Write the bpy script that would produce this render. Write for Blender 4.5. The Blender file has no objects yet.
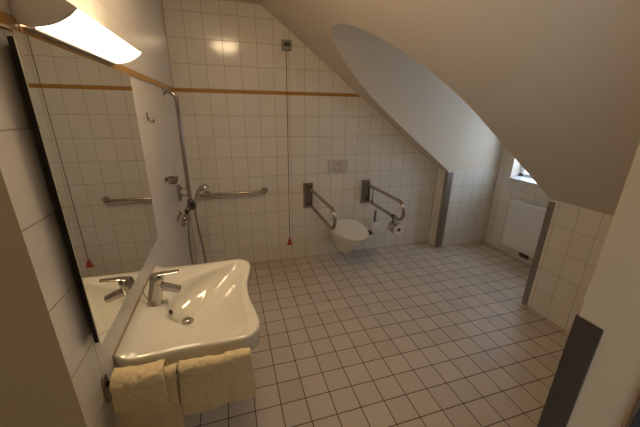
import bpy, bmesh, math, random
from mathutils import Vector, Matrix
random.seed(4)
PI = math.pi
S = bpy.context.scene
COL = S.collection

# ------------------------------------------------------------------ materials
def principled(name, color, rough=.5, metal=0., spec=.5, bump=0., bscale=60., coat=0., var=0.):
    m = bpy.data.materials.new(name); m.use_nodes = True
    nt = m.node_tree; b = nt.nodes['Principled BSDF']
    b.inputs['Base Color'].default_value = (*color, 1)
    b.inputs['Roughness'].default_value = rough
    b.inputs['Metallic'].default_value = metal
    b.inputs['Specular IOR Level'].default_value = spec
    b.inputs['Coat Weight'].default_value = coat
    tc = nt.nodes.new('ShaderNodeTexCoord')
    nz = nt.nodes.new('ShaderNodeTexNoise'); nz.inputs['Scale'].default_value = bscale
    nz.inputs['Detail'].default_value = 4
    nt.links.new(tc.outputs['Object'], nz.inputs['Vector'])
    if bump > 0:
        bp = nt.nodes.new('ShaderNodeBump'); bp.inputs['Strength'].default_value = bump
        bp.inputs['Distance'].default_value = .004
        nt.links.new(nz.outputs['Fac'], bp.inputs['Height']); nt.links.new(bp.outputs['Normal'], b.inputs['Normal'])
    if var > 0:
        mx = nt.nodes.new('ShaderNodeMix'); mx.data_type = 'RGBA'
        mx.inputs['A'].default_value = (*[c*(1-var) for c in color], 1)
        mx.inputs['B'].default_value = (*[min(1, c*(1+var)) for c in color], 1)
        nt.links.new(nz.outputs['Fac'], mx.inputs['Factor']); nt.links.new(mx.outputs['Result'], b.inputs['Base Color'])
    return m

def emitter(name, color, strength):
    m = bpy.data.materials.new(name); m.use_nodes = True
    nt = m.node_tree; b = nt.nodes['Principled BSDF']
    b.inputs['Base Color'].default_value = (.85, .82, .76, 1)
    b.inputs['Emission Color'].default_value = (*color, 1)
    b.inputs['Emission Strength'].default_value = strength
    return m

def tile_material(name, tile, grout, w, h, gw, rough, floor=False, paint_above=None, paint=None, zoff=0., spec=.5, speckle=.03):
    """grid of tiles laid in world space; on walls u is picked by the face direction"""
    m = bpy.data.materials.new(name); m.use_nodes = True
    nt = m.node_tree; N = nt.nodes; L = nt.links; b = N['Principled BSDF']
    def math_(op, a, c=None, clamp=False):
        n = N.new('ShaderNodeMath'); n.operation = op; n.use_clamp = clamp
        for i, v in enumerate((a, c)):
            if v is None: continue
            if isinstance(v, (int, float)): n.inputs[i].default_value = v
            else: L.new(v, n.inputs[i])
        return n.outputs[0]
    g = N.new('ShaderNodeNewGeometry')
    sp = N.new('ShaderNodeSeparateXYZ'); L.new(g.outputs['Position'], sp.inputs[0])
    sn = N.new('ShaderNodeSeparateXYZ'); L.new(g.outputs['True Normal'], sn.inputs[0])
    X, Y, Z = sp.outputs
    if floor:
        U, V = X, Y
    else:
        fx = math_('GREATER_THAN', math_('ABSOLUTE', sn.outputs[0]), .5)
        U = math_('ADD', math_('MULTIPLY', Y, fx), math_('MULTIPLY', X, math_('SUBTRACT', 1., fx)))
        # the brown border row takes 31 mm at 1.80 m
        V = math_('SUBTRACT', math_('SUBTRACT', Z, zoff), math_('MULTIPLY', math_('GREATER_THAN', Z, 1.82), .031))
    def cell(c, s):
        q = math_('DIVIDE', math_('ADD', c, 30*s), s)
        f = math_('FRACT', q)
        d = math_('MULTIPLY', math_('MINIMUM', f, math_('SUBTRACT', 1., f)), s)   # metres to the nearest joint
        return math_('FLOOR', q), d
    cu, du = cell(U, w); cv, dv = cell(V, h)
    d = math_('MINIMUM', du, dv)
    mr = N.new('ShaderNodeMapRange'); mr.interpolation_type = 'SMOOTHSTEP'
    mr.inputs['From Min'].default_value = gw*.5*.7; mr.inputs['From Max'].default_value = gw*.5*1.4
    L.new(d, mr.inputs['Value']); face = mr.outputs[0]      # 1 on the tile, 0 in the joint
    cb = N.new('ShaderNodeCombineXYZ'); L.new(cu, cb.inputs[0]); L.new(cv, cb.inputs[1])
    wn = N.new('ShaderNodeTexWhiteNoise'); wn.noise_dimensions = '3D'; L.new(cb.outputs[0], wn.inputs['Vector'])
    nz = N.new('ShaderNodeTexNoise'); nz.inputs['Scale'].default_value = 45 if floor else 9
    nz.inputs['Detail'].default_value = 5; L.new(g.outputs['Position'], nz.inputs['Vector'])
    val = math_('ADD', 1., math_('ADD', math_('MULTIPLY', math_('SUBTRACT', wn.outputs['Value'], .5), speckle*1.6),
                                 math_('MULTIPLY', math_('SUBTRACT', nz.outputs['Fac'], .5), speckle*3)))
    hsv = N.new('ShaderNodeHueSaturation'); hsv.inputs['Color'].default_value = (*tile, 1); L.new(val, hsv.inputs['Value'])
    mx = N.new('ShaderNodeMix'); mx.data_type = 'RGBA'; mx.inputs['A'].default_value = (*grout, 1)
    L.new(face, mx.inputs['Factor']); L.new(hsv.outputs[0], mx.inputs['B'])
    col = mx.outputs['Result']
    rr = N.new('ShaderNodeMapRange'); rr.inputs['To Min'].default_value = .8; rr.inputs['To Max'].default_value = rough
    L.new(face, rr.inputs['Value']); rgh = rr.outputs[0]
    hgt = math_('ADD', face, math_('MULTIPLY', nz.outputs['Fac'], .5 if floor else .06))
    if paint_above is not None:
        up = math_('GREATER_THAN', Z, paint_above)
        m2 = N.new('ShaderNodeMix'); m2.data_type = 'RGBA'; L.new(up, m2.inputs['Factor']); L.new(col, m2.inputs['A'])
        m2.inputs['B'].default_value = (*paint, 1); col = m2.outputs['Result']
        m3 = N.new('ShaderNodeMix'); L.new(up, m3.inputs['Factor']); L.new(rgh, m3.inputs['A']); m3.inputs['B'].default_value = .7
        rgh = m3.outputs['Result']
        hgt = math_('MULTIPLY', hgt, math_('SUBTRACT', 1., up))
    bp = N.new('ShaderNodeBump'); bp.inputs['Strength'].default_value = .35; bp.inputs['Distance'].default_value = .0015
    L.new(hgt, bp.inputs['Height']); L.new(bp.outputs[0], b.inputs['Normal'])
    L.new(col, b.inputs['Base Color']); L.new(rgh, b.inputs['Roughness'])
    b.inputs['Specular IOR Level'].default_value = spec
    return m

PAINT = (.66, .575, .455)
M = {}
M['tile'] = tile_material('white_glazed_wall_tile', (.71, .665, .59), (.41, .35, .28), .15, .20, .0042, .13, zoff=.004)
M['tile_half'] = tile_material('white_tile_under_paint', (.71, .665, .59), (.41, .35, .28), .15, .20, .0042, .13, paint_above=1.0, paint=PAINT, zoff=.002)
M['floor'] = tile_material('stoneware_floor_tile', (.565, .49, .415), (.085, .058, .04), .15, .15, .0055, .42, floor=True, speckle=.07)
M['jamb'] = principled('darker_cream_front_wall', (.38, .30, .19), .7, bump=.12, bscale=90)  # front wall colour, darker and browner than the cream used elsewhere
M['paint'] = principled('cream_wall_paint', PAINT, .75, bump=.12, bscale=90)
M['stripe'] = principled('brown_border_tile', (.40, .20, .045), .25, var=.12, bscale=14)
M['chrome'] = principled('polished_chrome', (.52, .49, .46), .10, 1.)
M['dark_chrome'] = principled('worn_chrome', (.36, .32, .28), .16, 1.)
M['darkmetal'] = principled('dark_metal', (.14, .12, .11), .25, .9)
M['steel'] = principled('brushed_steel', (.40, .36, .31), .20, 1., bump=.03, bscale=200)
M['dark_steel'] = principled('dull_steel_plate', (.30, .27, .24), .38, .75, bump=.05, bscale=40, var=.12)
M['kick'] = principled('dark_brown_metal', (.075, .055, .045), .45, .6, var=.35, bscale=9)
M['hose'] = principled('ribbed_metal_hose', (.30, .27, .25), .35, 1., bump=.6, bscale=500)
M['ceramic'] = principled('glazed_ceramic', (.73, .705, .62), .08, spec=.6, coat=.3)
M['wc'] = principled('white_wc_ceramic', (.74, .71, .64), .10, spec=.6, coat=.3)
M['seat'] = principled('wc_seat_plastic', (.72, .69, .62), .22)
M['white'] = principled('white_plastic', (.70, .68, .65), .35)
M['greyplastic'] = principled('grey_button_plastic', (.55, .51, .47), .35)
M['enamel'] = principled('white_radiator_enamel', (.70, .68, .65), .40)
M['darkplastic'] = principled('dark_grey_plastic', (.06, .055, .05), .4)
M['greyhandle'] = principled('grey_handle_plastic', (.17, .15, .14), .4)
M['black'] = principled('black_void', (.006, .006, .006), .6)
M['mirror'] = principled('mirror_silver', (.80, .81, .78), .015, 1.)
M['mirror_back'] = principled('shadow_black_backing', (.01, .009, .008), .7)  # near-black covers the dark backing and the shadow behind the mirror edge
M['towel'] = principled('pale_yellow_terry', (.84, .69, .42), .95, bump=1., bscale=420, spec=.1, var=.10)
M['red'] = principled('red_plastic', (.45, .06, .03), .4)
M['cord'] = principled('dark_red_cord', (.16, .055, .035), .7)
M['switchbox'] = principled('grey_switch_housing', (.26, .25, .24), .4)
M['wood'] = principled('brown_door_frame', (.22, .125, .06), .45, var=.15, bscale=20)
M['paper'] = principled('white_paper', (.78, .75, .71), .9, bump=.2, bscale=150)
M['pvc'] = principled('white_window_frame', (.80, .82, .84), .3)
M['silicone'] = principled('brown_sealant', (.36, .27, .17), .6)
M['lamp'] = emitter('lit_opal_diffuser', (1, .775, .52), 7.5)
M['dome'] = emitter('lit_opal_dome', (1, .73, .43), 34.)
g = bpy.data.materials.new('window_glass'); g.use_nodes = True
nt = g.node_tree; nt.nodes.remove(nt.nodes['Principled BSDF'])
tr = nt.nodes.new('ShaderNodeBsdfTransparent'); gl = nt.nodes.new('ShaderNodeBsdfGlossy'); gl.inputs['Roughness'].default_value = .02
ms = nt.nodes.new('ShaderNodeMixShader'); ms.inputs[0].default_value = .08
nt.links.new(tr.outputs[0], ms.inputs[1]); nt.links.new(gl.outputs[0], ms.inputs[2])
nt.links.new(ms.outputs[0], nt.nodes['Material Output'].inputs[0]); M['glass'] = g

# ------------------------------------------------------------------ geometry helpers
def build(name, bm, mat, parent=None, smooth=False, bevel=0., seg=2, subsurf=0, loc=None):
    bmesh.ops.recalc_face_normals(bm, faces=bm.faces)
    me = bpy.data.meshes.new(name); bm.to_mesh(me); bm.free()
    o = bpy.data.objects.new(name, me); COL.objects.link(o)
    for mm in (mat if isinstance(mat, (list, tuple)) else [mat]): me.materials.append(mm)
    if smooth:
        for p in me.polygons: p.use_smooth = True
    if bevel > 0:
        md = o.modifiers.new('bevel', 'BEVEL'); md.width = bevel; md.segments = seg; md.limit_method = 'ANGLE'; md.angle_limit = .6
        md.harden_normals = False
    if subsurf:
        md = o.modifiers.new('sub', 'SUBSURF'); md.levels = subsurf; md.render_levels = subsurf
    if parent is not None:
        o.parent = parent
        o.matrix_parent_inverse = Matrix.Translation(-Vector(parent.location))
    return o

def thing(name, label, cat, loc, group=None):
    o = bpy.data.objects.new(name, None); COL.objects.link(o); o.location = loc
    o.empty_display_size = .05
    o['label'] = label; o['category'] = cat
    if group: o['group'] = group
    return o

def tag(o, label, cat, group=None):
    o['label'] = label; o['category'] = cat
    if group: o['group'] = group
    return o

def structure(o):
    o['kind'] = 'structure'; return o

def box(bm, a, b):
    (x0, y0, z0), (x1, y1, z1) = a, b
    v = [bm.verts.new(p) for p in ((x0,y0,z0),(x1,y0,z0),(x1,y1,z0),(x0,y1,z0),(x0,y0,z1),(x1,y0,z1),(x1,y1,z1),(x0,y1,z1))]
    for f in ((0,3,2,1),(4,5,6,7),(0,1,5,4),(1,2,6,5),(2,3,7,6),(3,0,4,7)): bm.faces.new([v[i] for i in f])
    return bm

def boxes(*l):
    bm = bmesh.new()
    for a, b in l: box(bm, a, b)
    return bm

def prism(bm, pts, axis, a, b):
    """extrude a 2-D outline along an axis (0 x, 1 y, 2 z)"""
    def P(p, t):
        q = list(p); q.insert(axis, t); return q
    A = [bm.verts.new(P(p, a)) for p in pts]; B = [bm.verts.new(P(p, b)) for p in pts]
    n = len(pts)
    bm.faces.new(A); bm.faces.new(B[::-1])
    for i in range(n): bm.faces.new((A[i], A[(i+1) % n], B[(i+1) % n], B[i]))
    return bm

def catmull(P, n=8):
    P = [Vector(p) for p in P]; out = []
    for i in range(len(P)-1):
        p0 = P[i-1] if i else P[0]*2-P[1]; p1, p2 = P[i], P[i+1]
        p3 = P[i+2] if i+2 < len(P) else P[-1]*2-P[-2]
        for k in range(n):
            t = k/n
            out.append(.5*((2*p1)+(p2-p0)*t+(2*p0-5*p1+4*p2-p3)*t*t+(3*p1-p0-3*p2+p3)*t*t*t))
    out.append(P[-1]); return out

def tube(bm, path, r, n=14, caps=True, closed=False):
    path = [Vector(p) for p in path]; m = len(path)
    R = r if isinstance(r, (list, tuple)) else [r]*m
    rings = []; up = None
    for i, p in enumerate(path):
        if closed: t = (path[(i+1) % m]-path[i-1]).normalized()
        else: t = (path[min(i+1, m-1)]-path[max(i-1, 0)]).normalized()
        if up is None:
            up = t.orthogonal().normalized()
        else:
            up = (up-t*up.dot(t)).normalized()
        s = t.cross(up)
        rings.append([bm.verts.new(p+(up*math.cos(2*PI*k/n)+s*math.sin(2*PI*k/n))*R[i]) for k in range(n)])
    for i in range(m if closed else m-1):
        a, b = rings[i], rings[(i+1) % m]
        for k in range(n): bm.faces.new((a[k], a[(k+1) % n], b[(k+1) % n], b[k]))
    if caps and not closed:
        bm.faces.new(rings[0][::-1]); bm.faces.new(rings[-1])
    return bm

def lathe(bm, prof, origin, axis, n=32):
    """prof: (radius, height) pairs turned round an axis through origin"""
    a = Vector(axis).normalized(); u = a.orthogonal().normalized(); v = a.cross(u); o = Vector(origin)
    rings = []
    for r, h in prof:
        if r < 1e-6: rings.append([bm.verts.new(o+a*h)])
        else: rings.append([bm.verts.new(o+a*h+(u*math.cos(2*PI*k/n)+v*math.sin(2*PI*k/n))*r) for k in range(n)])
    for A, B in zip(rings, rings[1:]):
        for k in range(n):
            k2 = (k+1) % n
            if len(A) == 1 and len(B) == 1: break
            if len(A) == 1: bm.faces.new((A[0], B[k2], B[k]))
            elif len(B) == 1: bm.faces.new((A[k], A[k2], B[0]))
            else: bm.faces.new((A[k], A[k2], B[k2], B[k]))
    return bm

def loft(bm, rings, cap0=True, cap1=True):
    R = [[bm.verts.new(p) for p in r] for r in rings]; n = len(R[0])
    for a, b in zip(R, R[1:]):
        for k in range(n): bm.faces.new((a[k], a[(k+1) % n], b[(k+1) % n], b[k]))
    if cap0: bm.faces.new(R[0][::-1])
    if cap1: bm.faces.new(R[-1])
    return R

def arc(c, r, a0, a1, n, plane='yz'):
    out = []
    for i in range(n+1):
        a = a0+(a1-a0)*i/n; p, q = r*math.cos(a), r*math.sin(a)
        if plane == 'yz': out.append((c[0], c[1]+p, c[2]+q))
        elif plane == 'xz': out.append((c[0]+p, c[1], c[2]+q))
        else: out.append((c[0]+p, c[1]+q, c[2]))
    return out

# ------------------------------------------------------------------ the room
KW, KH = 2.905, 1.0            # knee wall: distance from the left wall, height
N0, N1 = -.20, -1.42           # sides of the window niche
NX = 3.65                      # inner face of the outer wall in the niche
FY0, FY1 = -2.718, -3.06       # front wall with the doorway
JL, JR = .196, 1.20            # door jambs
CZ = 2.54
SK, SC = .735, 3.135
def slope_z(x): return SC-SK*x
def slope_x(z): return (SC-z)/SK
XC = slope_x(CZ)

structure(build('floor', boxes(((-.1, -4.9, -.08), (3.85, .1, 0))), M['floor']))
structure(build('wall_left', boxes(((-.1, FY1, 0), (0, .1, 2.62))), M['tile']))
pw = [(-.1+.1, 0), (KW+.08, 0), (KW+.08, slope_z(KW+.08)+.03), (XC, CZ+.04), (0, CZ+.04)]
structure(build('wall_back', prism(bmesh.new(), pw, 1, 0, .1), M['tile']))
bm = boxes(((KW, N0, 0), (KW+.08, 0, KH)), ((KW+.08, N0, 0), (NX, N0+.08, 1.0)),
           ((KW, FY0, 0), (KW+.08, N1, KH)), ((KW+.08, N1-.08, 0), (NX, N1, 1.0)))
structure(build('wall_right', bm, M['tile']))
# outer wall of the niche around the window opening
WY0, WY1, WZ0, WZ1 = -.395, -1.20, .925, 1.72
X2 = NX+.20
bm = boxes(((NX, N1-.1, 0), (X2, N0+.1, WZ0)), ((NX, N1-.1, WZ1), (X2, N0+.1, 2.34)),
           ((NX, WY0, WZ0), (X2, N0+.1, WZ1)), ((NX, N1-.1, WZ0), (X2, WY1, WZ1)))
structure(build('wall_niche', bm, M['tile_half']))

# sloping ceiling with the arched cut-out, and the vault that runs from it to the outer wall
prof = [(-.201, 1.0), (-.2015, 1.40), (-.209, 1.66), (-.234, 1.79), (-.277, 1.88), (-.325, 1.955), (-.385, 2.028), (-.45, 2.09), (-.515, 2.135), (-.60, 2.200), (-.74, 2.236),
        (-.90, 2.221), (-1.006, 2.188), (-1.105, 2.135), (-1.17, 2.090), (-1.235, 2.028), (-1.295, 1.955), (-1.345, 1.88), (-1.388, 1.79), (-1.413, 1.66),
        (-1.4185, 1.40), (-1.419, 1.0)]
pp = [(v.x, v.y) for v in catmull([(a, b, 0) for a, b in prof], 5)]
pp = [(max(N1+.001, min(N0-.001, y)), z) for y, z in pp]
bm = bmesh.new()
def sl(x, y): return bm.verts.new((x, y, slope_z(x)))
def quad(a, b, c, d): bm.faces.new((a, b, c, d))
TH = .09
def solid_strip(y0, y1, xa, xb0, xb1):
    """closed slab under/over the slope between y0 and y1, from xa to xb"""
    pts = [(xa, y0), (xb0, y0), (xb1, y1), (xa, y1)]
    lo = [bm.verts.new((x, y, slope_z(x))) for x, y in pts]
    hi = [bm.verts.new((x+.04, y, slope_z(x)+TH)) for x, y in pts]
    bm.faces.new(lo); bm.faces.new(hi[::-1])
    for i in range(4): bm.faces.new((lo[i], lo[(i+1) % 4], hi[(i+1) % 4], hi[i]))
solid_strip(.1, N0, XC, KW+.0, KW+.0)
solid_strip(N1, FY1, XC, KW+.0, KW+.0)
for (ya, za), (yb, zb) in zip(pp, pp[1:]):
    if abs(ya-yb) < 1e-5: continue
    solid_strip(ya, yb, XC, min(KW, slope_x(za)), min(KW, slope_x(zb)))
box(bm, (-.1, FY1, CZ), (XC+.04, .1, CZ+TH))
structure(build('ceiling', bm, M['paint']))
bm = bmesh.new()
inn = [[bm.verts.new((min(KW+.0, slope_x(z)), y, z)) for y, z in pp], [bm.verts.new((NX, y, z)) for y, z in pp]]
cy, cz = -.81, 1.4
def outp(y, z):
    d = Vector((y-cy, z-cz)).normalized()*.07; return y+d.x, z+d.y
ou = [[bm.verts.new((min(KW, slope_x(z))+.05, *outp(y, z))) for y, z in pp], [bm.verts.new((NX, *outp(y, z))) for y, z in pp]]
for i in range(len(pp)-1):
    quad(inn[0][i], inn[0][i+1], inn[1][i+1], inn[1][i]); quad(ou[0][i], ou[1][i], ou[1][i+1], ou[0][i+1])
    quad(inn[0][i], ou[0][i], ou[0][i+1], inn[0][i+1]); quad(inn[1][i], inn[1][i+1], ou[1][i+1], ou[1][i])
quad(inn[0][0], inn[1][0], ou[1][0], ou[0][0]); quad(inn[0][-1], ou[0][-1], ou[1][-1], inn[1][-1])
v = structure(build('ceiling_vault', bm, M['paint'], smooth=True))
md = v.modifiers.new('es', 'EDGE_SPLIT'); md.split_angle = .6

# front wall with the doorway, and the lobby the camera looks from
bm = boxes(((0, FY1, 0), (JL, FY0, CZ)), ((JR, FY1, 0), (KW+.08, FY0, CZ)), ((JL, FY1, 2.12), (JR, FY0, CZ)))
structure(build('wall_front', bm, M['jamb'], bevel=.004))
bm = boxes(((-1.0, FY1-1.8, 0), (-.9, FY1, 2.6)), ((2.3, FY1-1.8, 0), (2.4, FY1, 2.6)), ((-1.0, FY1-1.9, 0), (2.4, FY1-1.8, 2.6)),
           ((-1.0, FY1-.02, 0), (-.1, FY1+.08, 2.6)))
structure(build('wall_lobby', bm, M['paint']))
structure(build('ceiling_lobby', boxes(((-1.0, FY1-1.9, 2.6), (2.4, FY1+.0, 2.68))), M['paint']))
structure(build('trim_1', prism(bmesh.new(), [(.004, 1.802), (1.805, 1.802), (1.768, 1.832), (.004, 1.832)], 1, -.006, .002), M['stripe'], bevel=.002))
bm = bmesh.new()
y = -.001
while y > FY0+.02:                                 # border tiles on the left wall, one piece each 20 cm
    y2 = max(y-.197, FY0+.004); box(bm, (-.002, y2, 1.802), (.006, y, 1.832)); y = y2-.003
structure(build('trim_2', bm, M['stripe'], bevel=.002))
# brown sealant joints in the tiled corners
bm = boxes(((-.001, -.004, 0), (.0045, .001, 2.5)), ((KW-.0045, -.004, 0), (KW+.001, .001, KH)))
structure(build('trim_3', bm, M['silicone']))
structure(build('trim_4', boxes(((NX-.0045, N0-.0045, 0), (NX+.001, N0+.001, 1.0))), M['silicone']))

# door frame let into the doorway
bm = boxes(((JR-.02, FY1+.01, 0), (JR+.002, -2.863, 2.10)), ((JL-.002, FY1+.01, 0), (JL+.02, -2.863, 2.10)), ((JL, FY1+.01, 2.10), (JR, -2.863, 2.121)))
dr = structure(build('door_1', bm, M['wood'], bevel=.003))
sk = build('strike_plate', boxes(((JR-.0225, -2.935, .95), (JR-.0198, -2.869, 1.15))), M['steel'], dr, bevel=.001)
build('latch_hole', boxes(((JR-.0240, -2.915, 1.02), (JR-.0222, -2.877, 1.09))), M['black'], dr)

# window
wn = structure(build('window_1', boxes(((X2-.07, WY1, WZ0), (X2-.01, WY1+.05, WZ1)), ((X2-.07, WY0-.05, WZ0), (X2-.01, WY0, WZ1)),
        ((X2-.07, WY1, WZ0), (X2-.01, WY0, WZ0+.055)), ((X2-.07, WY1, WZ1-.055), (X2-.01, WY0, WZ1)),
        ((X2-.065, -.825, WZ0), (X2-.015, -.775, WZ1))), M['pvc'], bevel=.004))
build('pane', boxes(((X2-.045, WY1+.03, WZ0+.03), (X2-.037, WY0-.03, WZ1-.03))), M['glass'], wn)
bm = prism(bmesh.new(), [(NX-.02, WZ0-.012), (NX-.02, WZ0+.006), (X2-.07, WZ0+.022), (X2-.07, WZ0-.0)], 1, WY1-.0, WY0+.0)
build('window_sill', bm, M['pvc'], wn, bevel=.003)

# corner guards: L-shaped metal angles
def guard(name, x, y, sx, sy, lx, ly, z1, mat, label, t=.003):
    # corner at (x, y); legs run lx along sx on the y-face and ly along sy on the x-face
    ox, oy = -sx*t, -sy*t
    pts = [(x+ox, y+oy), (x+sx*lx, y+oy), (x+sx*lx, y), (x, y), (x, y+sy*ly), (x+ox, y+sy*ly)]
    o = build(name, prism(bmesh.new(), pts, 2, .001, z1), mat, bevel=.0008)
    return tag(o, label, 'corner guard', 'metal corner guards on the wall edges')
guard('corner_guard', KW, N0, 1, 1, (.075), .045, .985, M['dark_steel'], 'grey metal corner guard on the far edge of the window niche')
guard('corner_guard', KW, N1, 1, -1, .06, .05, .98, M['dark_steel'], 'grey metal corner guard on the tiled edge beside the radiator')
guard('corner_guard', JR, FY0, 1, -1, .055, .055, 1.19, M['kick'], 'dark brown metal corner guard on the doorway edge in the right foreground')

# ------------------------------------------------------------------ mirror
MX = .030
mt = thing('wall_mirror', 'large rectangular wall mirror above the washbasin', 'mirror', (0, -1.87, 1.01))
build('mirror_glass', boxes(((MX-.0025, -2.278, 1.008), (MX, -1.475, 1.795))), M['mirror'], mt, bevel=0)
build('backing', boxes(((.013, -2.271, 1.013), (MX-.0027, -1.48, 1.785)), ((.0008, -2.15, 1.10), (.013, -1.60, 1.70))), M['mirror_back'], mt)  # reaches almost to the near edge so its black paints in the gap's shadow

# ------------------------------------------------------------------ wall lamp over the mirror
lt = thing('mirror_lamp', 'long white lit wall lamp above the mirror', 'lamp', (0, -1.82, 1.84))
lp = [(.0006, 1.8245)] + [(p.x, p.y) for p in catmull([(.006, 1.8245, 0), (.026, 1.8205, 0), (.066, 1.829, 0), (.098, 1.846, 0), (.1185, 1.864, 0)], 6)] + \
     [(p.x, p.y) for p in catmull([(.1175, 1.866, 0), (.09, 1.883, 0), (.055, 1.901, 0), (.0006, 1.925, 0)], 4)]
build('diffuser', prism(bmesh.new(), lp, 1, -2.19, -1.612), M['lamp'], lt, bevel=.0006)
def scaled(pts, s, c): return [(c[0]+(a-c[0])*s, c[1]+(b-c[1])*s) for a, b in pts]
cp = scaled(lp, 1.03, (.0, 1.88)); cp = [(max(.0004, a), b) for a, b in cp]
build('end_cap', prism(bmesh.new(), cp, 1, -2.204, -2.1902), M['white'], lt, bevel=.001)
build('end_cap', prism(bmesh.new(), cp, 1, -1.6118, -1.602), M['white'], lt, bevel=.001)
build('base_lip', boxes(((.0066, -2.188, 1.8150), (.030, -1.614, 1.8198))), M['dark_steel'], lt)

# ceiling lamp (seen mirrored in the back wall tiles)
ct = thing('ceiling_lamp', 'round lit ceiling lamp mirrored in the upper back wall tiles', 'lamp', (.50, -1.72, CZ))
build('lamp_base', lathe(bmesh.new(), [(0, 0), (.17, 0), (.175, -.02), (0, -.02)], (.50, -1.72, CZ-.001), (0, 0, 1), 40), M['white'], ct, smooth=False)
build('lamp_shade', lathe(bmesh.new(), [(.165, -.0215), (.165, -.035), (.15, -.065), (.11, -.09), (.06, -.105), (0, -.11)], (.50, -1.72, CZ), (0, 0, 1), 40), M['dome'], ct, smooth=True)

# ------------------------------------------------------------------ washbasin
CY = -1.85; RZ = .85
bt = thing('washbasin', 'cream white ceramic washbasin with curved front on the left wall', 'washbasin', (0, CY, .72))
HALF = [(.003, .335), (.06, .338), (.14, .336), (.24, .333), (.33, .336), (.40, .337), (.435, .334), (.463, .318), (.482, .290), (.489, .255),
        (.486, .215), (.478, .165), (.466, .105), (.460, .05), (.458, 0)]
HALF = [(x, d*.970) for x, d in HALF]
outl = [(x, CY+d) for x, d in HALF] + [(x, CY-d) for x, d in HALF[-2::-1]]
outl = [(v.x, v.y) for v in catmull([(a, b, 0) for a, b in outl], 3)]
NB = len(outl)
BH = [(.112, 0), (.112, .05), (.116, .088), (.128, .118), (.175, .165), (.24, .208), (.31, .250), (.37, .283), (.405, .292), (.432, .278), (.444, .24), (.440, .17), (.432, .08), (.430, 0)]
bowl = [(x, CY+d) for x, d in BH] + [(x, CY-d) for x, d in BH[-2:0:-1]]
bowl = [(v.x, v.y) for v in catmull([(a, b, 0) for a, b in bowl+[bowl[0]]], 6)][:-1]
# resample both outlines by angle round the bowl centre so that rings line up
BC = (.27, CY)
def polar(pts, n, closed=True):
    out = []
    m = len(pts)
    for k in range(n):
        a = 2*PI*k/n; dx, dy = math.cos(a), math.sin(a); best = None
        for i in range(m):
            p, q = pts[i], pts[(i+1) % m]
            ex, ey = q[0]-p[0], q[1]-p[1]
            det = dx*(-ey)-dy*(-ex)
            if abs(det) < 1e-12: continue
            rx, ry = p[0]-BC[0], p[1]-BC[1]
            t = (rx*(-ey)-ry*(-ex))/det; s = (dx*ry-dy*rx)/det
            if t > 0 and -1e-6 <= s <= 1+1e-6 and (best is None or t > best): best = t
        out.append((BC[0]+dx*best, BC[1]+dy*best))
    return out
NP = 144
O = polar(outl, NP); B = polar(bowl, NP)
DR = (.178, CY)
def mixp(a, b, t): return (a[0]+(b[0]-a[0])*t, a[1]+(b[1]-a[1])*t)
def inset(P, s, c=BC): return [(c[0]+(p[0]-c[0])*s, c[1]+(p[1]-c[1])*s) for p in P]
def wallclip(P): return [(max(.002, x), y) for x, y in P]
rings = []
# underside -> skirt -> rim -> deck -> bowl
def ring(P, z): rings.append([(x, y, z if not callable(z) else z(x, y)) for x, y in wallclip(P)])
ring(inset(O, .30, (.2, CY)), .690)
ring(inset(O, .55, (.2, CY)), .700)
ring(inset(O, .78, (.15, CY)), .715)
ring(inset(O, .93, (.1, CY)), .750)
ring(inset(O, .982), .772)
ring(inset(O, .996), .792)
ring(O, .822)
ring(inset(O, .998), .840)
ring(inset(O, .990), .848)
ring(inset(O, .978), RZ+.0008)
Oi = inset(O, .965)
ring([mixp(o, b, .25) for o, b in zip(Oi, B)], RZ)
ring([mixp(o, b, .65) for o, b in zip(Oi, B)], RZ-.0015)
ring([mixp(o, b, .90) for o, b in zip(Oi, B)], RZ-.003)
def depth(t):
    return t
for t, zf in ((0, .0), (.03, .10), (.08, .22), (.16, .37), (.28, .53), (.42, .68), (.58, .81), (.74, .91), (.88, .98), (.97, 1.0)):
    P = [mixp(b, DR, t) for b in B]
    R_ = []
    for (x, y), b in zip(P, B):
        back = max(0., min(1., (.30-b[0])/.18))          # steeper at the back
        k = zf**(1-.66*back) if zf > 0 else 0
        R_.append((x, y, RZ-.005-.120*k))
    rings.append(R_)
# the deck turns up where it meets the wall
rings = [[(x, y, z+(.024*math.exp(-(x/.028)**2) if 5 < i < 14 else 0)) for x, y, z in r] for i, r in enumerate(rings)]
bm = bmesh.new(); loft(bm, rings)
o = build('basin', bm, M['ceramic'], bt, smooth=True)
build('drain', lathe(bmesh.new(), [(0, .015), (.012, .0145), (.020, .011), (.023, .006), (.020, .003), (.028, .002), (.029, -.003), (0, -.004)], (DR[0], CY, .7275), (0, 0, 1), 24), M['chrome'], o, smooth=True)
build('overflow', lathe(bmesh.new(), [(0, .003), (.008, .003), (.011, .0015), (.011, -.004), (0, -.004)], (.1205, CY, .790), (1, 0, .28), 20), M['darkplastic'], o, smooth=True)
# small dark maker's mark on the near side of the basin
bm = boxes(*[((.055+.0075*i, CY-.3262, .8040), (.055+.0075*i+(.0055 if i % 3 else .004), CY-.3235, .8085)) for i in range(7)])
build('maker_mark', bm, M['dark_steel'], o)
bm = bmesh.new()
tube(bm, catmull([(.002, -2.168, RZ+.020), (.002, -1.85, RZ+.0225), (.002, -1.532, RZ+.020)], 6), .0035, 8)
build('sealant', bm, M['silicone'], bt)
bm = bmesh.new()
lathe(bm, [(0, 0), (.032, 0), (.034, -.02), (.03, -.035), (.02, -.045), (.02, -.11), (.035, -.12), (.035, -.21), (.028, -.225), (0, -.23)], (.178, CY, .692), (0, 0, 1), 24)
tube(bm, [(.178, CY, .53), (.06, CY, .53), (.004, CY, .53)], .016, 14)
lathe(bm, [(.016, 0), (.035, 0), (.038, .006), (.036, .010), (.016, .012)], (.001, CY, .53), (1, 0, 0), 24)
build('trap', bm, M['chrome'], bt, smooth=True)

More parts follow.
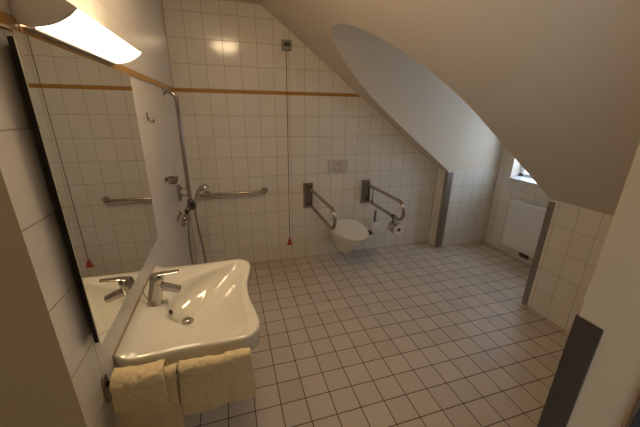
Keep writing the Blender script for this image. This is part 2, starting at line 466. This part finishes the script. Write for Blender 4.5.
# tap on the basin deck
tp = thing('basin_tap', 'chrome single lever tap on the washbasin deck', 'tap', (.062, CY, RZ))
T0, T1 = Vector((.062, CY, RZ-.001)), Vector((.090, CY, RZ+.132))
ax = (T1-T0).normalized()
bm = lathe(bmesh.new(), [(0, 0), (.031, 0), (.031, .004), (.0285, .007), (.028, .05), (.0265, .098), (.0270, .100), (0, .100)], T0, ax, 32)
build('tap_body', bm, M['chrome'], tp, smooth=True).modifiers.new('es', 'EDGE_SPLIT').split_angle = .7
bm = lathe(bmesh.new(), [(0, .102), (.0275, .102), (.0280, .112), (.0275, .130), (.023, .137), (0, .139)], T0, ax, 32)
L0 = T0+ax*.137
pa = catmull([(L0.x-.020, CY, L0.z-.004), (L0.x+.01, CY, L0.z+.004), (L0.x+.045, CY, L0.z+.005), (L0.x+.082, CY, L0.z+.006), (L0.x+.085, CY, L0.z+.006)], 5)
rr = []
for i, p in enumerate(pa):
    t = i/(len(pa)-1); w = .021-.009*t if t < .97 else .009; h = .0045
    rr.append([(p.x+h*.2*math.sin(a), p.y+w*math.cos(a), p.z+h*math.sin(a)) for a in [2*PI*k/16 for k in range(16)]])
loft(bm, rr)
build('tap_lever', bm, M['chrome'], tp, smooth=True).modifiers.new('es', 'EDGE_SPLIT').split_angle = .8
bm = bmesh.new()
q0 = T0+ax*.078
tube(bm, [(q0.x+.012, CY, q0.z+.004), (q0.x+.05, CY, q0.z-.008), (q0.x+.088, CY, q0.z-.024), (q0.x+.092, CY, q0.z-.026)], [.0205, .0185, .0165, .0150], 20)
build('spout', bm, M['chrome'], tp, smooth=True).modifiers.new('es', 'EDGE_SPLIT').split_angle = .8
bm = bmesh.new()
tube(bm, catmull([(.044, CY, RZ+.012), (.030, CY, RZ+.04), (.026, CY, RZ+.07), (.034, CY, RZ+.088)], 6), .0025, 8)
build('pop_up_rod', bm, M['chrome'], tp, smooth=True)

# ------------------------------------------------------------------ towel bar and towels
TY, TZ = -2.255, .850
rt = thing('towel_rail', 'steel towel rail on the left wall beside the washbasin', 'towel rail', (0, TY, .80))
bm = bmesh.new()
pl = []
for k in range(24):
    a = 2*PI*k/24; pl.append((TY+.016*math.cos(a), .825+(.036 if math.sin(a) >= 0 else -.036)+.016*math.sin(a)))
prism(bm, pl, 0, .0005, .006)
build('wall_plate', bm, M['dark_steel'], rt, bevel=.001)
bm = bmesh.new()
tube(bm, [(.005, TY, TZ-.006), (.432, TY, TZ-.006)], .009, 14)
build('bar', bm, M['steel'], rt, smooth=True)

def towel_mesh(x0, x1, zf, zb, r, seed, amp=.006, xf=None, nx=40, ns=60, lean=0.):
    """cloth over the rail: from the back hem up over the bar and down to the front hem"""
    rd = random.Random(seed); ph = [rd.uniform(0, 6.28) for _ in range(6)]
    bm = bmesh.new(); V = []
    top = TZ-.006
    Lb, Lf, La = top-zb, top-zf, PI*r
    tot = Lb+La+Lf
    for j in range(ns+1):
        s = tot*j/ns; row = []
        for i in range(nx+1):
            u = i/nx; x = x0+(x1-x0)*u
            if s < Lb: y, z, dn = TY+r, zb+s, (Lb-s); side = 1
            elif s < Lb+La:
                a = (s-Lb)/r; y, z, dn, side = TY+r*math.cos(a), top+r*math.sin(a), 0, 0
            else: dn = s-Lb-La; y, z, side = TY-r, top-dn, -1
            k = min(1, dn/.12)
            rip = amp*k*(math.sin(x*46+ph[0]+dn*3)+.6*math.sin(x*83+ph[1]-dn*5))
            if side < 0: y += -abs(.012*k)-.01*k*k + rip
            elif side > 0: y += abs(.006*k) + rip*.5
            z += .0035*math.sin(x*38+ph[2])*(1 if side == 0 else .5) + .004*math.sin(x*21+ph[3])*k
            xx = x + lean*dn*(1 if side <= 0 else .5)*(u-.2) + .004*k*math.sin(dn*30+ph[4])*(1 if u > .5 else -1)
            row.append(bm.verts.new((xx, y, z)))
        V.append(row)
    for a, b in zip(V, V[1:]):
        for i in range(nx): bm.faces.new((a[i], a[i+1], b[i+1], b[i]))
    return bm
def cloth(name, bm, mat, parent=None, th=.008):
    o = build(name, bm, mat, parent, smooth=True)
    md = o.modifiers.new('thick', 'SOLIDIFY'); md.thickness = th; md.offset = 1
    tx = bpy.data.textures.new('terry', 'CLOUDS'); tx.noise_scale = .022; tx.noise_depth = 2
    md = o.modifiers.new('sub', 'SUBSURF'); md.levels = 1; md.render_levels = 1
    md = o.modifiers.new('fuzz', 'DISPLACE'); md.texture = tx; md.strength = .008; md.mid_level = .5; md.texture_coords = 'GLOBAL'
    return o
t1 = thing('towel', 'pale yellow towel hanging nearest the wall on the rail, long and double-folded', 'towel', (.11, TY, .44), 'yellow towels on the rail')
cloth('long_layer', towel_mesh(.030, .205, .44, .62, .0125, 1), M['towel'], t1)
cloth('short_layer', towel_mesh(.026, .172, .765, .80, .029, 2, amp=.003), M['towel'], t1)
t2 = cloth('towel', towel_mesh(.212, .440, .688, .70, .0125, 5, amp=.004, lean=.03), M['towel'], th=.010)
tag(t2, 'pale yellow towel at the free end of the rail under the washbasin corner', 'towel', 'yellow towels on the rail')

# ------------------------------------------------------------------ shower on the left wall
SY = -.52
sh = thing('shower_rail', 'tall chrome shower riser rail with a bent top in the corner', 'shower rail', (0, SY, .85))
bm = bmesh.new()
path = [(.004, SY, 1.775), (.025, SY, 1.775)] + [(.025+.06*math.sin(a), SY, 1.715+.06*math.cos(a)) for a in [PI/2*k/8 for k in range(1, 9)]]
path += [(.085, SY, 1.4), (.085, SY, 1.0), (.085, SY, .87)]
tube(bm, path, .0125, 16)
build('riser', bm, M['dark_chrome'], sh, smooth=True)
bm = bmesh.new()
tube(bm, [(.085+.0140*math.cos(k*.7854), SY+.0140*math.sin(k*.7854), .93+.72*k/384) for k in range(385)], .0026, 6)
build('coiled_sleeve', bm, M['dark_chrome'], sh, smooth=True)
for z in (1.775,):
    build('flange', lathe(bmesh.new(), [(0, 0), (.026, 0), (.028, .003), (.026, .008), (.014, .012), (0, .012)], (.0005, SY, z), (1, 0, 0), 24), M['chrome'], sh, smooth=True)
bm = boxes(((.0005, SY-.022, .945), (.026, SY+.022, 1.075)))
build('wall_plate', bm, M['dark_chrome'], sh, bevel=.005)
for z in (1.045, .985):
    bm = bmesh.new(); tube(bm, [(.010, SY, z), (.085, SY, z)], .011, 14)
    build('bracket_arm', bm, M['chrome'], sh, smooth=True)
bm = lathe(bmesh.new(), [(0, -.05), (.020, -.05), (.026, -.04), (.026, .02), (.020, .04), (0, .045)], (.085, SY, .905), (0, 0, 1), 20)
tube(bm, [(.085, SY, .905), (.112, SY-.01, .880)], .016, 14)
tube(bm, [(.085, SY, .89), (.060, SY-.09, .875)], [.022, .018], 14)
build('slider', bm, M['darkmetal'], sh, smooth=True)
# mixer
mx_ = thing('shower_mixer', 'chrome shower mixer on the left wall below the riser rail', 'mixer', (0, -.66, .83))
bm = bmesh.new()
tube(bm, [(.055, -.55, .85), (.055, -.57, .85), (.055, -.74, .85), (.055, -.76, .85)], [.018, .022, .022, .018], 20)
tube(bm, [(.055, -.60, .835), (.055, -.60, .815)], .016, 16)
build('mixer_body', bm, M['dark_chrome'], mx_, smooth=True)
for yy in (-.60, -.72):
    bm = bmesh.new(); tube(bm, [(.008, yy, .85), (.05, yy, .85)], .012, 14)
    lathe(bm, [(0, 0), (.030, 0), (.031, .004), (.024, .010), (0, .012)], (.0005, yy, .85), (1, 0, 0), 24)
    build('inlet', bm, M['chrome'], mx_, smooth=True)
bm = bmesh.new()
tube(bm, [(.055, -.761, .85), (.057, -.80, .85), (.059, -.855, .852)], [.010, .008, .008], 12)
lathe(bm, [(0, 0), (.018, 0), (.020, .003), (.018, .008), (0, .010)], (.059, -.852, .852), (0, -1, 0), 24)
build('mixer_lever', bm, M['dark_chrome'], mx_, smooth=True)
bm = bmesh.new()
tube(bm, catmull([(.055, -.585, .82), (.06, -.575, .78), (.045, -.54, .70), (.030, -.50, .50), (.035, -.48, .30), (.07, -.46, .17), (.11, -.45, .17), (.137, -.45, .30),
     (.125, -.47, .55), (.112, -.50, .75), (.116, SY-.012, .868)], 8), .0078, 10)
hz = tag(build('shower_hose', bm, M['hose'], smooth=True), 'ribbed metal shower hose looping down behind the washbasin', 'hose')
hs = thing('hand_shower', 'chrome hand shower resting in the holder on the riser rail', 'hand shower', (.112, SY-.012, .87))
bm = bmesh.new()
pth = catmull([(.118, SY-.012, .870), (.128, SY-.012, .92), (.145, SY-.012, .98), (.160, SY-.012, 1.015), (.186, SY-.012, 1.042), (.206, SY-.012, 1.046)], 5)
tube(bm, pth, [.013+.007*(i/(len(pth)-1)) for i in range(len(pth))], 16)
build('handle', bm, M['chrome'], hs, smooth=True)
build('spray_head', lathe(bmesh.new(), [(0, .03), (.020, .03), (.031, .018), (.038, .002), (.036, -.008), (0, -.010)], (.210, SY-.012, 1.036), (-.25, 0, 1), 24), M['chrome'], hs, smooth=True)
# small chrome dish and robe hook
hk = thing('robe_hook', 'small chrome hook on the left wall between mirror and shower', 'hook', (0, -1.14, 1.58))
build('hook_plate', boxes(((.0005, -1.150, 1.590), (.008, -1.130, 1.632))), M['dark_steel'], hk, bevel=.002)
bm = bmesh.new(); tube(bm, catmull([(.006, -1.14, 1.605), (.012, -1.14, 1.588), (.021, -1.14, 1.580), (.030, -1.14, 1.586), (.033, -1.14, 1.597)], 5), .005, 12)
build('hook_arm', bm, M['dark_chrome'], hk, smooth=True)
sd = thing('soap_holder', 'small round chrome holder on the left wall near the shower rail', 'holder', (0, -.93, 1.17))
bm = lathe(bmesh.new(), [(0, 0), (.026, 0), (.038, .040), (.041, .043), (.036, .043), (.025, .006), (0, .006)], (.046, -.93, 1.175), (0, 0, 1), 28)
build('dish', bm, M['dark_chrome'], sd, smooth=True)
bm = bmesh.new(); tube(bm, [(.004, -.93, 1.20), (.018, -.93, 1.20)], .008, 12)
lathe(bm, [(0, 0), (.02, 0), (.02, .006), (0, .006)], (.0005, -.93, 1.20), (1, 0, 0), 20)
build('mount', bm, M['chrome'], sd, smooth=True)

# grab rail on the back wall
gr = thing('grab_rail', 'straight horizontal steel grab rail on the back wall by the shower', 'grab rail', (.45, 0, .855))
bm = bmesh.new()
a = .045
path = [(.185, -.004, .855), (.185, -.03, .855), (.19, -.05, .855), (.205, -.06, .855), (.72, -.06, .855), (.74, -.057, .855), (.754, -.044, .855), (.757, -.03, .855), (.757, -.004, .855)]
tube(bm, path, .0145, 16)
tube(bm, [(.115, -.06, .855), (.21, -.06, .855)], .0142, 16)
build('tube', bm, M['steel'], gr, smooth=True)
for x in (.185, .757):
    build('flange', lathe(bmesh.new(), [(0, 0), (.034, 0), (.035, .004), (.032, .009), (.016, .012), (0, .012)], (x, -.0005, .855), (0, -1, 0), 28), M['dark_steel'], gr, smooth=True)

# alarm pull cord
pc = thing('alarm_pull_cord', 'red alarm pull cord hanging from a grey switch box on the back wall', 'pull cord', (1.02, 0, 2.235))
sb = build('switch_box', boxes(((.977, -.034, 2.192), (1.067, -.0005, 2.278))), M['switchbox'], pc, bevel=.006)
build('switch_rocker', boxes(((.995, -.040, 2.222), (1.05, -.0335, 2.256))), M['darkplastic'], sb, bevel=.003)
bm = bmesh.new(); tube(bm, [(1.018, -.026, 2.215), (1.016, -.022, 1.5), (1.013, -.020, .27)], .0028, 8)
build('cord', bm, M['cord'], pc, smooth=True)
bm = bmesh.new()
prism(bm, [(.983, .195), (1.043, .195), (1.021, .275), (1.005, .275)], 1, -.032, -.010)
build('pull_handle', bm, M['red'], pc, bevel=.004)

# ------------------------------------------------------------------ toilet
TX = 1.597
wc = thing('toilet', 'white wall-hung toilet with closed lid between the folding rails', 'toilet', (TX, 0, .10))
def seatring(z, s=1., y0=-.03, L=.66, w=.198, n=48, sh=0.):
    """D shape: straight sides at the wall, round nose"""
    out = []
    for k in range(n):
        a = 2*PI*k/n; c, s_ = math.cos(a), math.sin(a)
        ex = 2.6 if s_ > 0 else 2.15
        x = w*s*math.copysign(abs(c)**(2/ex), c)
        if s_ > 0: yy = .20*abs(s_)**(2/3.6)
        else: yy = -(L-.20)*abs(s_)**(2/2.1)
        cy_ = y0-.20
        out.append((TX+x, min(-.001, cy_+yy*s*(1 if s_ > 0 else 1)+sh), z))
    return out
bm = bmesh.new()
loft(bm, [seatring(.425, .93, -.004, .620, .182), seatring(.40, .94, -.004, .620, .182), seatring(.375, .91, -.004, .615, .178), seatring(.32, .84, -.004, .59, .172),
          seatring(.25, .74, -.006, .54, .165), seatring(.20, .64, -.010, .49, .155), seatring(.165, .54, -.02, .46, .145), seatring(.148, .40, -.05, .44, .13)][::-1])
build('bowl', bm, M['wc'], wc, smooth=True).modifiers.new('es', 'EDGE_SPLIT').split_angle = .9
bm = bmesh.new(); loft(bm, [seatring(.4265, .965, -.05, .585), seatring(.431, .975, -.05, .588), seatring(.439, .975, -.05, .588), seatring(.442, .965, -.05, .585)])
build('seat', bm, M['seat'], wc, smooth=True).modifiers.new('es', 'EDGE_SPLIT').split_angle = .9
bm = bmesh.new(); loft(bm, [seatring(.446, .99, -.05, .606), seatring(.451, 1.01, -.05, .606), seatring(.459, 1.01, -.05, .606), seatring(.466, .97, -.05, .604), seatring(.470, .85, -.06, .585), seatring(.472, .5, -.10, .485)])
build('lid', bm, M['seat'], wc, smooth=True)
build('seat_bumper', boxes(((TX+.178, -.500, .426), (TX+.212, -.425, .458))), M['darkplastic'], wc, bevel=.008)
for sx in (-.075, .075):
    bm = bmesh.new(); tube(bm, [(TX+sx-.02, -.055, .452), (TX+sx+.02, -.055, .452)], .012, 14)
    build('hinge', bm, M['chrome'], wc, smooth=True)
fp = thing('flush_plate', 'pale square flush plate with a round button above the toilet', 'flush plate', (1.578, 0, 1.0))
cv = build('cover', boxes(((1.462, -.014, .992), (1.694, -.0005, 1.150))), M['greyplastic'], fp, bevel=.004)
build('button', lathe(bmesh.new(), [(0, .003), (.040, .003), (.044, .006), (.052, .006), (.056, .003), (.058, 0), (0, 0)], (1.575, -.0142, 1.075), (0, -1, 0), 36), M['greyplastic'], cv, smooth=True)

# folding support rails
def fold_rail(x, label, conn, LE=.80):
    t = thing('folding_grab_rail', label, 'grab rail', (x, 0, .62), 'folding support rails beside the toilet')
    wp = build('wall_plate', boxes(((x-.055, -.010, .622), (x+.055, -.0005, .908))), M['dark_steel'], t, bevel=.003)
    for dx in (-.03, .03):
        build('cheek', boxes(((x+dx-.003, -.060, .655), (x+dx+.003, -.0102, .885))), M['steel'], t, bevel=.003)
    bm = bmesh.new()
    p = [(x, -.045, .862), (x, -.10, .862), (x, -.60, .862), (x, -LE, .862)]
    p += [(x, -LE-.092*math.sin(a), .770+.092*math.cos(a)) for a in [PI*k/16 for k in range(1, 16)]]
    p += [(x, -LE, .678), (x, -.60, .678), (x, -.10, .678), (x, -.045, .678)]
    tube(bm, p, .0165, 16)
    build('support_bar', bm, M['steel'], t, smooth=True)
    bm = bmesh.new(); tube(bm, [(x-.036, -.045, .862), (x+.036, -.045, .862)], .010, 14)
    build('pivot', bm, M['chrome'], t, smooth=True)
    for dz in (.64, .89):
        build('screw', lathe(bmesh.new(), [(0, .004), (.008, .003), (.009, 0), (0, 0)], (x, -.0102, dz), (0, -1, 0), 14), M['chrome'], wp, smooth=True)
    if conn:
        bm = bmesh.new(); tube(bm, [(x, -.20, .68), (x, -.20, .86)], .009, 12)
        build('strut', bm, M['steel'], t, smooth=True)
fold_rail(1.235, 'folding steel support rail on the left of the toilet', False)
fold_rail(1.932, 'folding steel support rail on the right of the toilet, carrying the paper roll', True, .745)
# paper holder clamped under the right rail
ph_ = thing('toilet_paper_holder', 'chrome paper holder hanging under the right support rail', 'paper holder', (1.95, -.66, .56))
bm = bmesh.new()
lathe(bm, [(.0167, -.018), (.022, -.018), (.022, .018), (.0167, .018)], (1.932, -.67, .678), (0, 1, 0), 20)
tube(bm, [(1.932, -.67, .658), (1.937, -.67, .62)], .009, 12)
build('clamp', bm, M['darkplastic'], ph_, smooth=True)
bm = bmesh.new()
RC = (1.985, .545)
out = [(RC[0]+.066*math.cos(a), RC[1]+.066*math.sin(a)) for a in [math.radians(d) for d in range(70, 216, 12)]]
inn_ = [(RC[0]+.063*math.cos(a), RC[1]+.063*math.sin(a)) for a in [math.radians(d) for d in range(70, 216, 12)]]
prism(bm, out+inn_[::-1], 1, -.715, -.600)
build('cover', bm, M['chrome'], ph_, smooth=False)
bm = bmesh.new()
tube(bm, [(RC[0]-.045, -.597, RC[1]+.047), (RC[0]-.02, -.594, RC[1]+.02), (RC[0], -.594, RC[1]), (RC[0], -.62, RC[1]), (RC[0], -.70, RC[1])], .005, 10)
build('spindle', bm, M['chrome'], ph_, smooth=True)
pr = thing('toilet_paper_roll', 'white toilet paper roll in the holder below the right support rail', 'toilet paper', (RC[0], -.66, RC[1]-.056))
bm = lathe(bmesh.new(), [(.02, .0), (.0555, 0), (.057, .003), (.057, .097), (.0555, .1), (.02, .1), (.02, 0)], (RC[0], -.608, RC[1]), (0, -1, 0), 36)
pa_ = build('paper', bm, M['paper'], pr, smooth=True); pa_.modifiers.new('es', 'EDGE_SPLIT').split_angle = .7
bm = lathe(bmesh.new(), [(.0175, .001), (.0198, .001), (.0198, .099), (.0175, .099), (.0175, .001)], (RC[0], -.608, RC[1]), (0, -1, 0), 24)
build('core', bm, M['darkplastic'], pa_, smooth=True)
# toilet brush
tb = thing('toilet_brush_set', 'white toilet brush holder with dark handle on the back wall', 'toilet brush', (2.045, -.06, .27))
bm = lathe(bmesh.new(), [(0, 0), (.045, 0), (.052, .012), (.055, .11), (.053, .118), (.046, .118), (.045, .10), (0, .10)], (2.045, -.075, .292), (0, 0, 1), 32)
box(bm, (2.03, -.024, .33), (2.06, -.0008, .38))
build('holder', bm, M['white'], tb, smooth=True).modifiers.new('es', 'EDGE_SPLIT').split_angle = .6
bm = bmesh.new(); tube(bm, [(2.045, -.075, .376), (2.047, -.075, .45), (2.05, -.075, .535), (2.05, -.075, .54)], [.011, .013, .014, .010], 14)
build('handle', bm, M['greyhandle'], tb, smooth=True)

# ------------------------------------------------------------------ radiator
rd = thing('radiator', 'white flat panel radiator below the niche window', 'radiator', (3.6, -.83, .06))
RY0, RY1, RZ0, RZ1 = -.55, -1.12, .145, .705
build('panel', boxes(((3.545, RY1, RZ0), (3.562, RY0, RZ1))), M['enamel'], rd, bevel=.006)
build('body', boxes(((3.5625, RY1+.005, RZ0+.005), (3.625, RY0-.005, RZ1-.007))), M['enamel'], rd, bevel=.003)
bm = bmesh.new()
y = RY1+.01
while y < RY0-.015:
    box(bm, (3.566, y, RZ1-.0065), (3.622, y+.008, RZ1+.003)); y += .018
box(bm, (3.562, RY1+.005, RZ1-.0065), (3.566, RY0-.005, RZ1+.005)); box(bm, (3.622, RY1+.005, RZ1-.0065), (3.626, RY0-.005, RZ1+.005))
build('top_grille', bm, M['enamel'], rd)
for yy in (-.80, -.86):
    bm = bmesh.new(); tube(bm, [(3.59, yy, .15), (3.59, yy, .085), (3.60, yy, .07), (3.648, yy, .07)], .009, 12)
    build('pipe', bm, M['dark_steel'], rd, smooth=True)
bm = boxes(((3.572, -.878, .090), (3.608, -.782, .128)))
build('valve', bm, M['darkplastic'], rd, bevel=.005)
bm = bmesh.new()
for yy in (-.80, -.86): lathe(bm, [(0, 0), (.022, 0), (.02, .008), (0, .008)], (3.649, yy, .07), (-1, 0, 0), 20)
build('pipe_collar', bm, M['white'], rd, smooth=True)
for yy in (-1.0, -.68):
    build('bracket', boxes(((3.6255, yy-.015, .25), (3.6495, yy+.015, .65))), M['enamel'], rd)

# ------------------------------------------------------------------ light, world, camera
w = bpy.data.worlds.new('overcast_sky'); S.world = w; w.use_nodes = True
bg = w.node_tree.nodes['Background']; bg.inputs[0].default_value = (.64, .79, 1, 1); bg.inputs[1].default_value = 8.5

cam = bpy.data.cameras.new('camera'); co = bpy.data.objects.new('camera', cam); COL.objects.link(co)
cam.sensor_width = 36; cam.sensor_fit = 'HORIZONTAL'; cam.lens = 297.4154994542327/640*36
cam.clip_start = .02
a, b, c = .2971, .3286, .0128
a, b, c = math.radians(17.024), math.radians(18.825), math.radians(.735)
f = Vector((math.sin(a)*math.cos(b), math.cos(a)*math.cos(b), -math.sin(b)))
r = Vector((math.cos(a), -math.sin(a), 0)); u = r.cross(f)
r2 = r*math.cos(c)+u*math.sin(c); u2 = -r*math.sin(c)+u*math.cos(c)
R = Matrix((r2, u2, -f)).transposed().to_4x4()
R.translation = Vector((.4247, -3.1117, 1.6464))
co.matrix_world = R
S.camera = co
S.view_settings.view_transform = 'Standard'
try: S.view_settings.look = 'None'
except Exception: pass
S.view_settings.gamma = 1; S.view_settings.use_curve_mapping = False
S.view_settings.exposure = -.08
